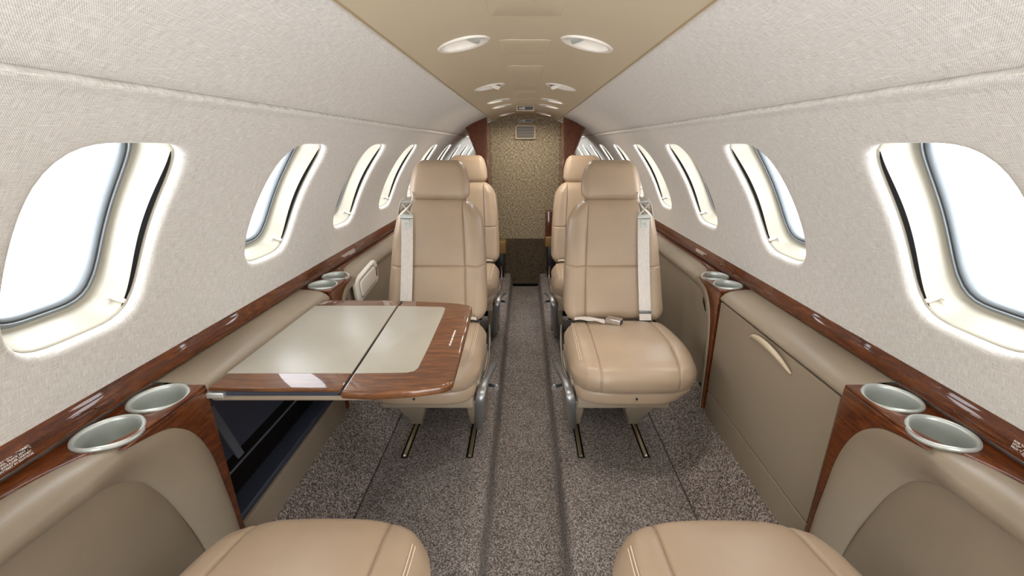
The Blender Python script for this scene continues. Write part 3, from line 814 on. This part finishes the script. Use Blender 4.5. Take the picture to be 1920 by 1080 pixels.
    # rear feet
    for x in (xi, xo): bbox('rear_foot', (x, .16, .032), (.016, .05, .0275), 'taupe_plastic', t, .006)
    bbox('rear_beam', (s*-.01, .13, .14), (.13, .02, .10), 'black', t, .006)
    # --- side fairing with metal strip on the aisle side
    pth = [Vector((-s*.170, -.112, .012)), Vector((-s*.186, -.215, .12)), Vector((-s*.200, -.310, .235)), Vector((-s*.208, -.336, .290)), Vector((-s*.213, -.300, .312)), Vector((-s*.219, -.21, .300)), Vector((-s*.226, -.07, .262)), Vector((-s*.228, .0, .238))]
    pc = catmull(pth, 6); g = G(); rows = []
    for i, p in enumerate(pc):
        tt = (pc[min(i+1, len(pc)-1)]-pc[max(i-1, 0)]).normalized(); nn = tt.cross(Vector((1, 0, 0))).normalized()
        if nn.z*0+nn.y > 0 and i < len(pc)*.5: nn = nn
        w_ = .0155; hh = .008; X_ = Vector((1, 0, 0))
        rows.append([p + X_*a_*w_ + nn*b_*hh for a_, b_ in ((-1, -.5), (-.75, -1), (.75, -1), (1, -.5), (1, 1), (-1, 1))])
    k = 0; g.grid(rows, closed_u=True); g.f += [tuple(range(6)), tuple(len(g.v)-6+i for i in range(6))]
    g.make('side_strip', 'steel', t, 50)
    # side panel between strip and cushion
    sp = [(-.075, .02), (-.300, .270), (-.29, .335), (.03, .315), (.03, .22), (-.04, .06)]
    plate('side_cover', sp, [], .012, .003, frame((-s*.196, 0, 0), (0, 1, 0), (0, 0, 1)), 'taupe_plastic', t)
    g = G().tube([(-s*.21, -.20, .262), (-s*.252, -.205, .260), (-s*.256, -.222, .260)], .006, 10); bm_ = g.make('recline_lever', 'black', t)
    g = G().tube([(-s*.2535, -.212, .262), (-s*.2555, -.226, .262)], .0095, 12); g.make('lever_knob', 'steel', t)
    # arm loop by the cushion
    g = G(); g.tube(catmull([Vector((-s*.212, .03, .40)), Vector((-s*.222, -.08, .365)), Vector((-s*.222, -.18, .335)), Vector((-s*.212, -.25, .318))], 6), .004, 8); g.make('side_rod', 'chrome', t)
    # rear shell of the backrest
    g = G()
    rows = []
    for i in range(9):
        u = i/8; hw = .18*(1-.05*u-.13*u*u)*(1-.35*sm((u-.75)/.25)); z = .44+.41*u; y = .122+.185*u+.015*math.sin(math.pi*u)
        rows.append([Vector((hw*q, y - .018*abs(q)**3 + .0, z)) for q in (-1, -.85, -.5, 0, .5, .85, 1)])
    g.grid(rows)
    ob = g.make('rear_shell', 'taupe_plastic', t, 60); md = ob.modifiers.new('s', 'SOLIDIFY'); md.thickness = .01; md.offset = 1
    # --- shoulder belt on the wall side
    if belt:
        bx = s*.117
        def surf(z):
            u = (z-.42)/.47
            return .185*u + .015*math.sin(math.pi*u) - .018
        zs = [lerp(.440, .822, i/14) for i in range(15)]
        g = G(); rows = [[Vector((bx+q*.0235, surf(z)-.006 - .0008*(1-abs(q)), z)) for q in (-1, -.9, 0, .9, 1)] for z in zs]
        back = [[Vector((bx+q*.0235, surf(z)-.004, z)) for q in (1, -1)] for z in zs]
        g.grid([r+b_ for r, b_ in zip(rows, back)], closed_u=True)
        hb = g.make('shoulder_belt', 'web', t)
        g = G(); g.box((bx, surf(.470)-.0075, .470), (.0245, .0035, .007)); bevelled(g.make('belt_keeper', 'steel', hb), .002)
        # buckle tongue and bar
        rot = Matrix.Rotation(-math.radians(21), 3, 'X')
        g = G(); g.box((bx, surf(.828)-.014, .828), (.027, .007, .0085), rot); bevelled(g.make('belt_bar', 'satin', hb), .003)
        fr2 = Matrix.Translation((bx, surf(.800)-.0105, .800)) @ rot.to_4x4() @ frame((0, 0, 0), (1, 0, 0), (0, 0, 1))
        plate('buckle_tongue', rrect(-.0125, .0125, -.016, .018, .003), [rrect(-.0055, .0055, -.007, .005, .001)], .003, .0006, fr2, 'satin', hb)
        g = G()
        g.tube([(bx-.021, surf(.835)-.014, .835), (bx+.002, surf(.86)-.014, .857), (bx+.022, surf(.88)-.010, .882)], .0035, 8)
        g.tube([(bx+.021, surf(.835)-.014, .835), (bx-.002, surf(.86)-.012, .857), (bx-.018, surf(.88)-.010, .880)], .0035, 8)
        g.tube([(bx-.020, surf(.88)-.010, .881), (bx+.024, surf(.88)-.010, .883)], .0055, 8)
        g.make('belt_clip', 'satin', hb)
        g = G()                                        # strap from the clip over the shoulder to the outer side
        pt = catmull([Vector((bx+s*.0, surf(.88)-.006, .884)), Vector((bx+s*.018, surf(.885)+.02, .893)), Vector((bx+s*.036, surf(.86)+.03, .866)), Vector((bx+s*.052, surf(.83)+.045, .80))], 5)
        rows = [[p+Vector((0, q*.014, 0)) + Vector((0, 0, 0)) for q in (-1, 1)] for p in pt]
        rows = [[r[0], r[1], r[1]+Vector((s*.002, 0, .002)), r[0]+Vector((s*.002, 0, .002))] for r in rows]
        g.grid(rows, closed_u=True); g.make('strap_end', 'web', hb)
        g = G().tube(catmull([Vector((bx-s*.018, surf(.88)-.008, .880)), Vector((bx-s*.02, surf(.9)+.01, .90)), Vector((bx-s*.008, surf(.9)+.05, .915))], 5), .004, 8); g.make('strap_guide', 'white', hb)
    # --- lap belt lying on the cushion
        g = G(); pts = catmull([Vector((-s*.165, -.012, .446)), Vector((-s*.12, -.03, .455)), Vector((-s*.085, -.050, .457)), Vector((-s*.055, -.062, .457))], 5)
        rows = []
        for i, p in enumerate(pts):
            dd = Vector((.25*s, .95, 0)).normalized()*.011
            rows.append([p-dd, p+dd, p+dd+Vector((0, 0, .003)), p-dd+Vector((0, 0, .003))])
        g.grid(rows, closed_u=True)
        g.grid([[q_+Vector((0, -.012, .002+.003*math.sin(i*.8))) for q_ in r] for i, r in enumerate(rows)], closed_u=True)
        lb = g.make('lap_belt', 'web', t)
        rz = Matrix.Rotation(-s*.55, 3, 'Z')
        bc = Vector((-s*.022, -.080, .466))
        o = bbox('lap_buckle', bc, (.029, .0165, .011), 'chrome', lb, .003, rz)
        G().box(bc + rz @ Vector((s*.0294, 0, 0)), (.0008, .013, .008), rz).make('buckle_slot', 'black', lb)
    return t
def copy_tree(o, parent=None):
    c = o.copy(); COL.objects.link(c)
    if parent is not None: c.parent = parent
    for ch in [x for x in bpy.data.objects if x.parent == o]: copy_tree(ch, c)
    return c
GRP = 'tan leather cabin seats'
XS = .360
seatR = make_seat(1, 'tan leather seat facing the camera right of the aisle, front row, buckle on its cushion', GRP)
seatL = make_seat(-1, 'tan leather seat facing the camera left of the aisle, front row, behind the table', GRP)
seatR.location = (XS, 1.58, 0); seatL.location = (-XS, 1.58, 0)
o = copy_tree(seatR); o.location = (XS, 2.47, 0); o['label'] = 'rear tan leather seat on the right, mostly hidden behind the front right seat'
o = copy_tree(seatL); o.location = (-XS, 2.47, 0); o['label'] = 'rear tan leather seat on the left, mostly hidden behind the front left seat'
o = copy_tree(seatL); o.location = (XS, .236, 0); o.rotation_euler = (0, 0, math.pi); o['label'] = 'near right tan leather seat turned away, only its cushion showing at the bottom edge'
o = copy_tree(seatR); o.location = (-XS-.014, .240, 0); o.rotation_euler = (0, 0, math.pi); o['label'] = 'near left tan leather seat turned away, only its cushion showing at the bottom edge'
